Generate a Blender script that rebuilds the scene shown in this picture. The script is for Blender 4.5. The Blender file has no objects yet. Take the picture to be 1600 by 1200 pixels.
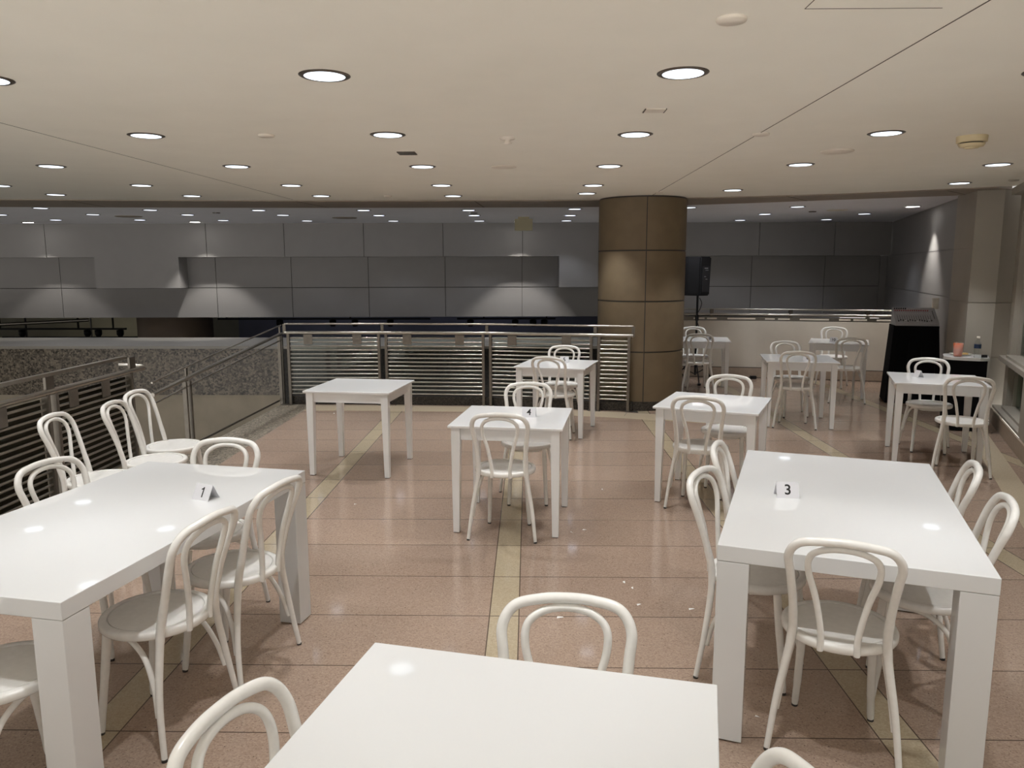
import bpy, bmesh, math, random
from mathutils import Vector, Matrix
random.seed(7)
PI = math.pi
sc = bpy.context.scene
COL = sc.collection

# ------------------------------------------------------------------ camera
cam_d = bpy.data.cameras.new('camera'); cam = bpy.data.objects.new('camera', cam_d); COL.objects.link(cam)
R0, R1, R2 = (0.999767, 0.021421, -0.00262), (0.00062, -0.149878, -0.988704), (-0.021572, 0.988472, -0.149856)
m3 = Matrix((R0, [-a for a in R1], [-a for a in R2])).transposed()
cam.matrix_world = Matrix.Translation((0, 0, 1.85)) @ m3.to_4x4()
cam_d.sensor_width = 36.0
cam_d.lens = 36.0 * 1201.246 / 1600.0
cam_d.clip_start = 0.05; cam_d.clip_end = 200
sc.camera = cam

# ------------------------------------------------------------------ world, exposure
w = bpy.data.worlds.new('world'); sc.world = w; w.use_nodes = True
wn_ = w.node_tree.nodes; bg = wn_['Background']
tc_ = wn_.new('ShaderNodeTexCoord'); sx_ = wn_.new('ShaderNodeSeparateXYZ'); rp_ = wn_.new('ShaderNodeValToRGB')
w.node_tree.links.new(tc_.outputs['Generated'], sx_.inputs[0])
mr_ = wn_.new('ShaderNodeMapRange'); mr_.inputs['From Min'].default_value = -.35; mr_.inputs['From Max'].default_value = .15
w.node_tree.links.new(sx_.outputs[2], mr_.inputs['Value']); w.node_tree.links.new(mr_.outputs[0], rp_.inputs['Fac'])
rp_.color_ramp.elements[0].color = (1.0, .95, .88, 1); rp_.color_ramp.elements[1].color = (.13, .125, .12, 1)
w.node_tree.links.new(rp_.outputs[0], bg.inputs[0])
bg.inputs[1].default_value = 2.6       # added glow from below the horizon, without a real source, to brighten the ceiling
vs = sc.view_settings
vs.view_transform = 'Standard'; vs.look = 'None'; vs.gamma = 1.0; vs.use_curve_mapping = False
vs.exposure = 0.0
LAMP = 2.3        # radiance of the downlight lenses over the dining area
BEAM = 83.0        # watts of the beam of each of those downlights
BEAM_FAR = 21.0
LAMP_FAR = 2.5    # the lamps over the atrium, dimmed
LAMP_WASH = 12.0

# ------------------------------------------------------------------ materials
def lin(r, g, b):
    f = lambda c: (c / 12.92 if c <= .04045 else ((c + .055) / 1.055) ** 2.4)
    return (f(r / 255), f(g / 255), f(b / 255), 1)

def mat(name, col, rough=.5, metal=0., spec=.5, noise=None, bump=0., coat=0.):
    m = bpy.data.materials.new(name); m.use_nodes = True
    nt = m.node_tree; p = nt.nodes['Principled BSDF']
    p.inputs['Base Color'].default_value = col
    p.inputs['Roughness'].default_value = rough
    p.inputs['Metallic'].default_value = metal
    p.inputs['Specular IOR Level'].default_value = spec
    p.inputs['Coat Weight'].default_value = coat
    p.inputs['Coat Roughness'].default_value = .04
    if noise:
        scale, amt = noise[0], noise[1]
        tc = nt.nodes.new('ShaderNodeTexCoord')
        n = nt.nodes.new('ShaderNodeTexNoise'); n.inputs['Scale'].default_value = scale
        n.inputs['Detail'].default_value = 5
        nt.links.new(tc.outputs['Object'], n.inputs['Vector'])
        r = nt.nodes.new('ShaderNodeValToRGB')
        r.color_ramp.elements[0].position = .3; r.color_ramp.elements[1].position = .7
        r.color_ramp.elements[0].color = [c * (1 - amt) for c in col[:3]] + [1]
        r.color_ramp.elements[1].color = [min(1, c * (1 + amt)) for c in col[:3]] + [1]
        nt.links.new(n.outputs['Fac'], r.inputs['Fac']); nt.links.new(r.outputs['Color'], p.inputs['Base Color'])
        if bump:
            b = nt.nodes.new('ShaderNodeBump'); b.inputs['Strength'].default_value = bump
            b.inputs['Distance'].default_value = .004
            nt.links.new(n.outputs['Fac'], b.inputs['Height']); nt.links.new(b.outputs['Normal'], p.inputs['Normal'])
    return m

def emis(name, col, strength):
    m = bpy.data.materials.new(name); m.use_nodes = True; nt = m.node_tree
    nt.nodes.remove(nt.nodes['Principled BSDF'])
    e = nt.nodes.new('ShaderNodeEmission'); e.inputs[0].default_value = col; e.inputs[1].default_value = strength
    nt.links.new(e.outputs[0], nt.nodes['Material Output'].inputs[0])
    return m

def glass(name, tint, gloss=.6, rough=.02):
    m = bpy.data.materials.new(name); m.use_nodes = True; nt = m.node_tree
    nt.nodes.remove(nt.nodes['Principled BSDF'])
    t = nt.nodes.new('ShaderNodeBsdfTransparent'); t.inputs[0].default_value = tint
    g = nt.nodes.new('ShaderNodeBsdfGlossy'); g.inputs['Roughness'].default_value = rough
    g.inputs['Color'].default_value = (.9, .95, .93, 1)
    f = nt.nodes.new('ShaderNodeFresnel'); f.inputs[0].default_value = 1.45
    mu = nt.nodes.new('ShaderNodeMath'); mu.operation = 'MULTIPLY'; mu.inputs[1].default_value = gloss
    mx = nt.nodes.new('ShaderNodeMixShader')
    nt.links.new(f.outputs[0], mu.inputs[0]); nt.links.new(mu.outputs[0], mx.inputs[0])
    nt.links.new(t.outputs[0], mx.inputs[1]); nt.links.new(g.outputs[0], mx.inputs[2])
    nt.links.new(mx.outputs[0], nt.nodes['Material Output'].inputs[0])
    return m

M = {}
M['ceiling'] = mat('ceiling_paint', (.90, .875, .79, 1), .8, noise=(3, .015))
M['ceiling_far'] = mat('ceiling_paint_atrium', (.88, .88, .92, 1), .8, noise=(3, .015))
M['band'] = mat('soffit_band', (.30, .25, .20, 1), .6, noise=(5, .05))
M['joint'] = mat('wall_joint', (.11, .105, .10, 1), .8)
M['groove'] = mat('dark_groove', (.10, .085, .07, 1), .8)
M['white_table'] = mat('white_lacquer', (.745, .75, .75, 1), .035, spec=.5)
M['white_small'] = mat('white_painted_wood', (.91, .915, .92, 1), .07, spec=.5)
M['chair'] = mat('white_chair_paint', (.87, .855, .82, 1), .25, noise=(40, .03))
M['glide'] = mat('dark_rubber', (.03, .028, .026, 1), .6)
M['card'] = mat('card_stock', (.80, .80, .84, 1), .6)
M['ink'] = mat('black_ink', (.006, .006, .007, 1), .5)
M['steel'] = mat('brushed_steel', (.42, .395, .355, 1), .34, 1.0, noise=(30, .06))
M['steel_post'] = mat('satin_steel_post', (.21, .19, .165, 1), .5, .9, noise=(20, .08))
M['glass_shade'] = glass('shade_tinted_glass', (.26, .25, .22, 1), .25)  # dark tint stands in for the shadowed void behind the left railing
M['steel_dark'] = mat('dark_steel', (.17, .155, .135, 1), .38, .9, noise=(20, .08))
M['stone'] = mat('tan_stone', (.165, .122, .072, 1), .6, noise=(6, .07))
M['panel'] = mat('grey_wall_panel', (.33, .32, .315, 1), .65, noise=(4, .02))
M['panel_warm'] = mat('warm_grey_wall_panel', (.42, .385, .33, 1), .55, noise=(4, .03))
M['halfwall'] = mat('off_white_parapet', (.70, .65, .57, 1), .55, noise=(5, .03))
M['base_tan'] = mat('tan_baseboard_stone', (.40, .32, .25, 1), .4, noise=(25, .08))
M['black_cloth'] = mat('black_cloth', (.006, .006, .007, 1), .95, spec=.1)
M['black_plastic'] = mat('black_plastic', (.012, .012, .014, 1), .5, spec=.3)
M['dark_grille'] = mat('dark_grille', (.02, .021, .026, 1), .6)
M['cream'] = mat('cream_plastic', (.70, .60, .38, 1), .5)
M['offwhite'] = mat('off_white_plastic', (.78, .72, .63, 1), .5)
M['trim_ring'] = mat('lamp_trim_metal', (.14, .12, .10, 1), .32, .8)
M['lens'] = emis('lamp_lens', (.84, .91, 1.0, 1), LAMP)
M['lens_far'] = emis('lamp_lens_far', (.80, .86, 1.0, 1), LAMP_FAR)
M['lens_wash'] = emis('lamp_lens_wash', (1.0, .96, .90, 1), LAMP_WASH)
M['glass'] = glass('clear_glass', (.90, .93, .91, 1), .35)
M['glass_green'] = glass('green_window_glass', (.74, .80, .73, 1), 1.0)
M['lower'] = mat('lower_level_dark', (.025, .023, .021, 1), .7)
M['beige_panel'] = mat('beige_stone_panel', (.42, .37, .29, 1), .5, noise=(2.5, .12))
M['cap'] = mat('light_stone_cap', (.34, .32, .285, 1), .35, noise=(30, .06))
M['gallery'] = mat('gallery_wall_olive', (.30, .28, .21, 1), .7, noise=(2, .1))
M['gallery_blue'] = mat('gallery_wall_grey', (.17, .17, .21, 1), .6, noise=(2, .1))
M['pier'] = mat('brown_pier', (.17, .125, .09, 1), .6, noise=(3, .06))
M['orange'] = mat('orange_drink', (.85, .13, .02, 1), .3)
M['clear'] = glass('clear_plastic', (.95, .96, .95, 1), .35, .08)
M['label_blue'] = mat('blue_bottle_label', (.03, .06, .14, 1), .4)
M['food'] = mat('golden_food', (.62, .40, .14, 1), .6, noise=(60, .3))
M['plate'] = mat('paper_plate', (.82, .78, .70, 1), .45)
M['mixer'] = mat('mixer_face', (.42, .42, .44, 1), .45, .1)
M['knob_dark'] = mat('dark_knobs', (.02, .02, .022, 1), .4)
M['knob_red'] = mat('red_knobs', (.40, .05, .06, 1), .4)
M['knob_white'] = mat('pale_faders', (.7, .7, .72, 1), .4)
M['silver'] = mat('silver_badge', (.6, .6, .62, 1), .3, .8)
M['paper'] = mat('white_paper', (.82, .80, .76, 1), .6)
M['sign'] = mat('beige_sign_box', (.42, .38, .25, 1), .6)

def granite(name, a, b, c, scale=130, rough=.25):
    m = bpy.data.materials.new(name); m.use_nodes = True; nt = m.node_tree; p = nt.nodes['Principled BSDF']
    tc = nt.nodes.new('ShaderNodeTexCoord')
    v = nt.nodes.new('ShaderNodeTexVoronoi'); v.inputs['Scale'].default_value = scale
    n = nt.nodes.new('ShaderNodeTexNoise'); n.inputs['Scale'].default_value = scale * .35; n.inputs['Detail'].default_value = 6
    nt.links.new(tc.outputs['Object'], v.inputs['Vector']); nt.links.new(tc.outputs['Object'], n.inputs['Vector'])
    sp = nt.nodes.new('ShaderNodeSeparateColor'); nt.links.new(v.outputs['Color'], sp.inputs[0])
    ad = nt.nodes.new('ShaderNodeMath'); ad.operation = 'ADD'
    nt.links.new(sp.outputs[0], ad.inputs[0]); nt.links.new(n.outputs['Fac'], ad.inputs[1])
    r = nt.nodes.new('ShaderNodeValToRGB')
    r.color_ramp.elements[0].position = .25; r.color_ramp.elements[0].color = a
    r.color_ramp.elements[1].position = .80; r.color_ramp.elements[1].color = c
    e = r.color_ramp.elements.new(.5); e.color = b
    h = nt.nodes.new('ShaderNodeMath'); h.operation = 'MULTIPLY'; h.inputs[1].default_value = .55
    nt.links.new(ad.outputs[0], h.inputs[0]); nt.links.new(h.outputs[0], r.inputs['Fac'])
    nt.links.new(r.outputs['Color'], p.inputs['Base Color']); p.inputs['Roughness'].default_value = rough
    return m
M['granite'] = granite('dark_granite', (.025, .022, .018, 1), (.12, .10, .08, 1), (.27, .23, .18, 1), 38, .3)
M['granite_floor'] = granite('dark_granite_floor', (.035, .029, .022, 1), (.15, .125, .095, 1), (.36, .31, .24, 1), 70, .42)
M['granite_kerb'] = granite('black_granite', (.010, .009, .008, 1), (.024, .021, .018, 1), (.07, .06, .05, 1), 90, .35)
M['granite_shaded'] = granite('shaded_granite_parapet', (.004, .004, .0035, 1), (.010, .009, .008, 1), (.03, .026, .021, 1), 45, .5)  # the parapet granite with the shade behind the rods put into its colour

def floor_mat():
    m = bpy.data.materials.new('pink_granite_tiles'); m.use_nodes = True; nt = m.node_tree; p = nt.nodes['Principled BSDF']
    N = lambda t: nt.nodes.new('ShaderNode' + t)
    def math_(op, a, b=None, c=None):
        n = N('Math'); n.operation = op
        for i, x in enumerate((a, b, c)):
            if x is None: continue
            if isinstance(x, (int, float)): n.inputs[i].default_value = x
            else: nt.links.new(x, n.inputs[i])
        return n.outputs[0]
    tc = N('TexCoord'); sx = N('SeparateXYZ'); nt.links.new(tc.outputs['Object'], sx.inputs[0])
    X, Y = sx.outputs[0], sx.outputs[1]
    row = math_('DIVIDE', math_('SUBTRACT', Y, 2.83), .531)
    fr = math_('FRACT', row); d = math_('MINIMUM', fr, math_('SUBTRACT', 1.0, fr))
    jrow = math_('LESS_THAN', d, .0035 / .531)
    cx = math_('DIVIDE', math_('ADD', X, 1.73), 1.6)
    fc = math_('ABSOLUTE', math_('SUBTRACT', math_('FRACT', math_('ADD', cx, .5)), .5))
    stripe = math_('LESS_THAN', fc, .079 / 1.6)
    edge = math_('LESS_THAN', math_('ABSOLUTE', math_('SUBTRACT', fc, .079 / 1.6)), .0030 / 1.6)
    joint = math_('MAXIMUM', jrow, edge)
    # speckled stone
    n1 = N('TexNoise'); n1.inputs['Scale'].default_value = 140; n1.inputs['Detail'].default_value = 4; n1.inputs['Roughness'].default_value = .7
    v = N('TexVoronoi'); v.inputs['Scale'].default_value = 150
    for t in (n1, v): nt.links.new(tc.outputs['Object'], t.inputs['Vector'])
    sp = N('SeparateColor'); nt.links.new(v.outputs['Color'], sp.inputs[0])
    f = math_('MULTIPLY', math_('ADD', sp.outputs[0], n1.outputs['Fac']), .5)
    r = N('ValToRGB'); el = r.color_ramp.elements
    el[0].position = .12; el[0].color = (0.160, 0.111, 0.083, 1)
    el[1].position = .92; el[1].color = (0.507, 0.395, 0.317, 1)
    e = el.new(.30); e.color = (0.321, 0.230, 0.176, 1)
    e = el.new(.72); e.color = (0.396, 0.293, 0.226, 1)
    nt.links.new(f, r.inputs['Fac'])
    # dark specks
    v2 = N('TexVoronoi'); v2.inputs['Scale'].default_value = 26; nt.links.new(tc.outputs['Object'], v2.inputs['Vector'])
    sp2 = math_('LESS_THAN', v2.outputs['Distance'], .085)
    # per tile tint
    cb = N('CombineXYZ'); nt.links.new(math_('FLOOR', row), cb.inputs[1]); nt.links.new(math_('FLOOR', cx), cb.inputs[0])
    wn = N('TexWhiteNoise'); nt.links.new(cb.outputs[0], wn.inputs['Vector'])
    tint = math_('ADD', math_('MULTIPLY', wn.outputs['Value'], .12), .94)
    n3 = N('TexNoise'); n3.inputs['Scale'].default_value = 1.7; nt.links.new(tc.outputs['Object'], n3.inputs['Vector'])
    tint = math_('MULTIPLY', tint, math_('ADD', math_('MULTIPLY', n3.outputs['Fac'], .16), .92))
    mul = N('VectorMath'); mul.operation = 'SCALE'; nt.links.new(r.outputs['Color'], mul.inputs[0]); nt.links.new(tint, mul.inputs['Scale'])
    r2 = N('ValToRGB'); e2 = r2.color_ramp.elements
    e2[0].position = .2; e2[0].color = (0.383, 0.311, 0.210, 1); e2[1].position = .8; e2[1].color = (0.494, 0.413, 0.292, 1)
    nt.links.new(f, r2.inputs['Fac'])
    def mix(fac, a, b):
        n = N('Mix'); n.data_type = 'RGBA'; nt.links.new(fac, n.inputs[0])
        for i, x in ((6, a), (7, b)):
            if isinstance(x, tuple): n.inputs[i].default_value = x
            else: nt.links.new(x, n.inputs[i])
        return n.outputs[2]
    c = mix(sp2, mul.outputs[0], (0.136, 0.095, 0.073, 1))
    c = mix(stripe, c, r2.outputs['Color'])
    c = mix(joint, c, (0.105, 0.074, 0.056, 1))
    nt.links.new(c, p.inputs['Base Color'])
    n4 = N('TexNoise'); n4.inputs['Scale'].default_value = 5; n4.inputs['Detail'].default_value = 5
    nt.links.new(tc.outputs['Object'], n4.inputs['Vector'])
    nt.links.new(math_('ADD', math_('MULTIPLY', n4.outputs['Fac'], .09), .035), p.inputs['Roughness'])
    p.inputs['Specular IOR Level'].default_value = .5
    return m
M['floor'] = floor_mat()
M['border'] = mat('beige_border_tile', (0.518, 0.429, 0.311, 1), .2, noise=(90, .1))

# ------------------------------------------------------------------ mesh helpers
class MB:
    def __init__(s): s.v = []; s.f = []; s.sm = []; s.mi = []
    def add(s, vs, fs, smooth=False, mi=0):
        o = len(s.v); s.v += [tuple(a) for a in vs]
        for f in fs: s.f.append([o + i for i in f]); s.sm.append(smooth); s.mi.append(mi)
        return s
    def box(s, x0, y0, z0, x1, y1, z1, mi=0, bev=0.):
        if bev: return s.hexa([(x0, y0), (x1, y0), (x1, y1), (x0, y1)], z0, z1, mi, bev)
        v = [(x, y, z) for z in (z0, z1) for x, y in ((x0, y0), (x1, y0), (x1, y1), (x0, y1))]
        return s.add(v, [(3, 2, 1, 0), (4, 5, 6, 7), (0, 1, 5, 4), (1, 2, 6, 5), (2, 3, 7, 6), (3, 0, 4, 7)], mi=mi)
    def prism(s, pts, z0, z1, mi=0):
        n = len(pts)
        a = sum(pts[i][0] * pts[(i + 1) % n][1] - pts[(i + 1) % n][0] * pts[i][1] for i in range(n))
        if a < 0: pts = pts[::-1]
        v = [(x, y, z0) for x, y in pts] + [(x, y, z1) for x, y in pts]
        return s.add(v, [tuple(range(n))[::-1], tuple(range(n, 2 * n))] + [(i, (i + 1) % n, n + (i + 1) % n, n + i) for i in range(n)], mi=mi)
    def frustum(s, p0, p1, z0, z1, mi=0):
        v = [(x, y, z0) for x, y in p0] + [(x, y, z1) for x, y in p1]
        return s.add(v, [(3, 2, 1, 0), (4, 5, 6, 7), (0, 1, 5, 4), (1, 2, 6, 5), (2, 3, 7, 6), (3, 0, 4, 7)], mi=mi)
    def hexa(s, p, z0, z1, mi=0, bev=.004):
        bm = bmesh.new()
        vs = [bm.verts.new((x, y, z)) for z in (z0, z1) for x, y in p]
        for f in [(3, 2, 1, 0), (4, 5, 6, 7), (0, 1, 5, 4), (1, 2, 6, 5), (2, 3, 7, 6), (3, 0, 4, 7)]: bm.faces.new([vs[i] for i in f])
        bmesh.ops.bevel(bm, geom=bm.edges[:], offset=bev, segments=2, affect='EDGES', profile=.5)
        bm.verts.index_update()
        s.add([v.co[:] for v in bm.verts], [[v.index for v in f.verts] for f in bm.faces], mi=mi); bm.free()
        return s
    def obox(s, a, b, wid, z0, z1, mi=0, off=0.):
        """box along the plan segment a-b, of width wid, shifted off to the left"""
        a, b = Vector(a), Vector(b); d = (b - a).normalized(); n = Vector((-d.y, d.x))
        p = [a + n * (off - wid / 2), b + n * (off - wid / 2), b + n * (off + wid / 2), a + n * (off + wid / 2)]
        return s.prism([tuple(q) for q in p], z0, z1, mi)
    def lathe(s, prof, n=32, c=(0, 0, 0), mi=0, smooth=True, caps=True):
        v = []; f = []
        for r, z in prof:
            for k in range(n):
                a = 2 * PI * k / n; v.append((c[0] + r * math.cos(a), c[1] + r * math.sin(a), c[2] + z))
        for i in range(len(prof) - 1):
            for k in range(n):
                f.append((i * n + k, i * n + (k + 1) % n, (i + 1) * n + (k + 1) % n, (i + 1) * n + k))
        s.add(v, f, smooth, mi)
        if caps and prof[0][0] > 1e-6: s.add(v[:n], [tuple(range(n))[::-1]], False, mi)
        if caps and prof[-1][0] > 1e-6: s.add(v[-n:], [tuple(range(n))], False, mi)
        return s
    def tube(s, pts, r, n=10, cap=True, mi=0, flat=1.0):
        P = [Vector(p) for p in pts]; rs = r if isinstance(r, (list, tuple)) else [r] * len(P)
        v = []; f = []; up = None
        for i, p in enumerate(P):
            t = (P[min(i + 1, len(P) - 1)] - P[max(i - 1, 0)]).normalized()
            if up is None:
                up = Vector((0, 0, 1)) if abs(t.z) < .9 else Vector((0, 1, 0))
            u = (up - t * up.dot(t)).normalized(); w_ = t.cross(u); up = u
            for k in range(n):
                a = 2 * PI * k / n; q = p + u * math.cos(a) * rs[i] * flat + w_ * math.sin(a) * rs[i]; v.append(q[:])
        for i in range(len(P) - 1):
            for k in range(n): f.append((i * n + k, i * n + (k + 1) % n, (i + 1) * n + (k + 1) % n, (i + 1) * n + k))
        s.add(v, f, True, mi)
        if cap:
            m = len(P) - 1
            s.add([v[k] for k in range(n)], [tuple(range(n))[::-1]], False, mi)
            s.add([v[m * n + k] for k in range(n)], [tuple(range(n))], False, mi)
        return s
    def build(s, name, m, parent=None):
        me = bpy.data.meshes.new(name); me.from_pydata(s.v, [], s.f)
        for x in (m if isinstance(m, list) else [m]): me.materials.append(M[x])
        me.polygons.foreach_set('use_smooth', s.sm); me.polygons.foreach_set('material_index', s.mi); me.update()
        bm = bmesh.new(); bm.from_mesh(me); bmesh.ops.recalc_face_normals(bm, faces=bm.faces[:]); bm.to_mesh(me); bm.free()
        o = bpy.data.objects.new(name, me); COL.objects.link(o)
        if parent: o.parent = parent
        return o

def crv(P, n=8):
    P = [Vector(p) for p in P]; Q = [2 * P[0] - P[1]] + P + [2 * P[-1] - P[-2]]; out = []
    for i in range(len(P) - 1):
        a, b, c, d = Q[i:i + 4]
        for k in range(n):
            t = k / n; out.append(.5 * (2 * b + (c - a) * t + (2 * a - 5 * b + 4 * c - d) * t * t + (3 * b - a - 3 * c + d) * t ** 3))
    out.append(P[-1]); return out

def thing(name, label, cat, loc=(0, 0, 0), rz=0., group=None):
    o = bpy.data.objects.new(name, None); COL.objects.link(o); o.empty_display_size = .1
    o.location = loc; o.rotation_euler = (0, 0, rz); o['label'] = label; o['category'] = cat
    if group: o['group'] = group
    return o
def tag(o, label, cat, group=None):
    o['label'] = label; o['category'] = cat
    if group: o['group'] = group
    return o
def struct(o): o['kind'] = 'structure'; return o
def copy_tree(o, parent=None):
    c = o.copy(); COL.objects.link(c)
    if parent is not None: c.parent = parent
    for ch in o.children: copy_tree(ch, c)
    return c

CZ = 2.74
# ================================================================== SETTING: floor
rail_pts = [(-3.30, 10.31), (-1.97, 10.30), (-.555, 10.20), (.857, 9.90), (1.33, 9.80)]
half_pts = [(1.30, 13.20), (2.84, 13.09), (3.83, 12.94), (5.67, 12.50), (6.20, 12.36)]
def wallx(y): return 5.60 - .433 * (9.27 - y)
floor_poly = [(-2.95, -1.2), (wallx(4.0), -1.2), (wallx(4.0), 4.0), (5.6, 9.27), (5.35, 9.4), (5.55, 10.3), (6.24, 12.3),
              (5.67, 12.50), (3.83, 12.94), (2.84, 13.09), (1.30, 13.20), (1.15, 10.3), (1.33, 9.86), (.857, 9.93), (-.555, 10.23), (-1.97, 10.33), (-2.95, 10.33)]
struct(MB().prism(floor_poly, -.30, 0).build('floor', 'floor'))
struct(MB().prism([(-3.50, -1.2), (-2.95, -1.2), (-2.95, 10.33), (-3.40, 10.33)], -.30, 0).build('trim_1', 'granite_floor'))
# beige border tiles along the railing and along the right wall
def strip(path, wdt, z, name, m, joint=None):
    mb = MB()
    for a, b in zip(path, path[1:]):
        mb.obox(a, b, wdt, z - .004, z, off=wdt / 2)
    return mb
border_in = [(-2.95, 9.86), (-1.97, 9.86), (-.555, 9.78), (.857, 9.47), (2.2, 9.05)]
bo = [(-2.95, 10.25), (-1.97, 10.24), (-.555, 10.14), (.857, 9.84), (1.30, 9.74), (2.2, 9.45)]
struct(MB().prism(border_in + bo[::-1], .0, .002).build('trim_2', 'border'))
mb = MB()
for x in (-2.55, -1.62, -.65, .30, 1.2):
    t = (x + 2.95) / 4.3
    mb.prism([(x, 9.80 - .0), (x + .006, 9.80), (x + .075, 10.2), (x + .069, 10.2)] if x < -.8 else [(x, 9.70 - .1 * (x + .6)), (x + .006, 9.70 - .1 * (x + .6)), (x + .07, 10.05 - .16 * (x + .6)), (x + .064, 10.05 - .16 * (x + .6))], .002, .0028)
struct(mb.build('trim_3', 'groove'))
q0, q1 = (wallx(4.2) - .26, 4.2), (wallx(9.0) - .26, 9.0)
struct(MB().obox(q0, q1, .20, 0, .002).build('trim_4', 'border'))
# granite kerb below the railing
mb = MB()
for a, b in zip(rail_pts, rail_pts[1:]): mb.obox(a, b, .06, -.35, .115, off=.075)
struct(mb.build('trim_5', 'granite_kerb'))
# lower level of the atrium
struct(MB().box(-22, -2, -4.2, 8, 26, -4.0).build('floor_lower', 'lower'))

# ================================================================== ceilings
edge = [(-14, 8.7), (-10, 9.45), (-6.82, 10.02), (-3.45, 10.40), (-1.08, 10.52), (.97, 10.50), (2.05, 10.29), (3.75, 9.85), (4.93, 9.25), (5.30, 9.05)]
outer = [(-14, 10.0), (-10, 10.65), (-7.58, 11.13), (-3.83, 11.51), (-1.0, 11.63), (1.07, 11.60), (2.6, 11.23), (4.04, 10.60), (5.50, 9.95)]
E3 = [tuple(p[:2]) for p in crv([(x, y, 0) for x, y in edge], 4)]
O3 = [tuple(p[:2]) for p in crv([(x, y, 0) for x, y in outer], 4)]
struct(MB().prism([(-14, -1.2), (6.5, -1.2), (6.5, 8.6)] + E3[::-1], CZ, CZ + .2).build('ceiling', 'ceiling'))
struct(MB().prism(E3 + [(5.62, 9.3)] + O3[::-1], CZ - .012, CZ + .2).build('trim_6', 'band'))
struct(MB().prism([(-22, 10.0), (-14, 10.0)] + O3[1:] + [(6.0, 10.0), (8.2, 17.2), (-22, 17.2)], CZ, CZ + .2).build('ceiling_far', 'ceiling_far'))
mb = MB()
mb.obox((1.565, -1.0), (1.548, 10.2), .006, CZ - .0012, CZ)
mb.obox((-3.42, -1.0), (-3.10, 10.3), .005, CZ - .0012, CZ)
for a, b in (((.963, 2.87), (1.44, 2.875)), ((.963, 2.55), (.963, 2.87))): mb.obox(a, b, .0028, CZ - .0012, CZ)
struct(mb.build('trim_7', 'groove'))
mb = MB()
for x0, y0, x1, y1 in ((-3.1, 10.42, -2.95, 11.52), (1.93, 10.36, 2.12, 11.28), (3.25, 10.0, 3.75, 10.7), (-6.0, 10.2, -6.1, 11.2), (-.72, 10.52, -.66, 11.6), (4.9, 9.35, 5.45, 9.93)):
    mb.obox((x0, y0), (x1, y1), .014, CZ - .0135, CZ - .012)
struct(mb.build('trim_8', 'groove'))

# ================================================================== far wall (atrium)
FA, FB = Vector((-16.0, 15.35)), Vector((7.35, 16.0))      # upper face line
fd = (FB - FA).normalized(); fn = Vector((-fd.y, fd.x))
def fw(x, off=0.):
    t = (x - FA.x) / (FB.x - FA.x); p = FA.lerp(FB, t) + fn * off; return (p.x, p.y)
JX = [-16, -12.94, -9.73, -6.5, -4.93, -3.33, -1.73, -.125, 1.475, 3.07, 4.67, 6.2, 7.35]
mb = MB()
g = .0055
for a, b in zip(JX, JX[1:]):
    mb.prism([fw(a + g), fw(b - g), fw(b - g, .5), fw(a + g, .5)], 2.075, CZ)
struct(mb.build('wall_far', 'panel'))
struct(MB().prism([fw(-16, .03), fw(7.35, .03), fw(7.35, .49), fw(-16, .49)], 2.08, CZ).build('trim_11', 'joint'))
RC = .42
mb = MB()
for z0, z1 in ((.83, 1.438), (1.452, 2.075)):
    for a, b in zip(JX, JX[1:]):
        mb.prism([fw(a + g, RC), fw(b - g, RC), fw(b - g, RC + .3), fw(a + g, RC + .3)], z0, z1)
struct(MB().prism([fw(-16, RC + .03), fw(7.9, RC + .03), fw(7.9, RC + .28), fw(-16, RC + .28)], .835, 2.07).build('trim_12', 'joint'))
mb.prism([fw(7.35 + g, RC), fw(7.9, RC), fw(7.9, RC + .3), fw(7.35 + g, RC + .3)], .83, 2.075)
# flush piers that close the recess
for a, b in ((-8.78, -7.08), (.62, 2.2)):
    mb.prism([fw(a), fw(b), fw(b, RC + .1), fw(a, RC + .1)], 1.452, 2.078)
struct(mb.build('wall_far_recessed', 'panel'))

# right wall of the atrium, the faceted pier, the window wall
RW0, RW1 = Vector((7.35, 16.0)), Vector((5.60, 10.47))
mb = MB()
for z0, z1 in ((.0, 1.43), (1.442, 2.065), (2.077, CZ)):
    mb.obox((7.68, 17.05), (5.57, 10.2), .22, z0, z1, off=.11)
mb.obox((7.68, 17.05), (5.57, 10.2), .2, 0, CZ, off=.115)
struct(mb.build('wall_right_atrium', 'panel'))
P0, P1, P2, P3 = (5.50, 10.22), (5.27, 9.38), (5.53, 9.27), (6.3, 9.6)
def inset(pts, d):
    c = Vector((sum(p[0] for p in pts) / len(pts), sum(p[1] for p in pts) / len(pts)))
    return [tuple(c + (Vector(p) - c) * (1 - d)) for p in pts]
mb = MB(); PP = [P0, P1, P2, P3, (6.3, 10.4)]
for z0, z1 in ((.16, .76), (.772, 1.415), (1.427, 2.055), (2.067, CZ)): mb.prism(PP, z0, z1)
mb.prism(inset(PP, .02), 0, CZ)
struct(mb.build('wall_right_pier', 'panel_warm'))
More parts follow.
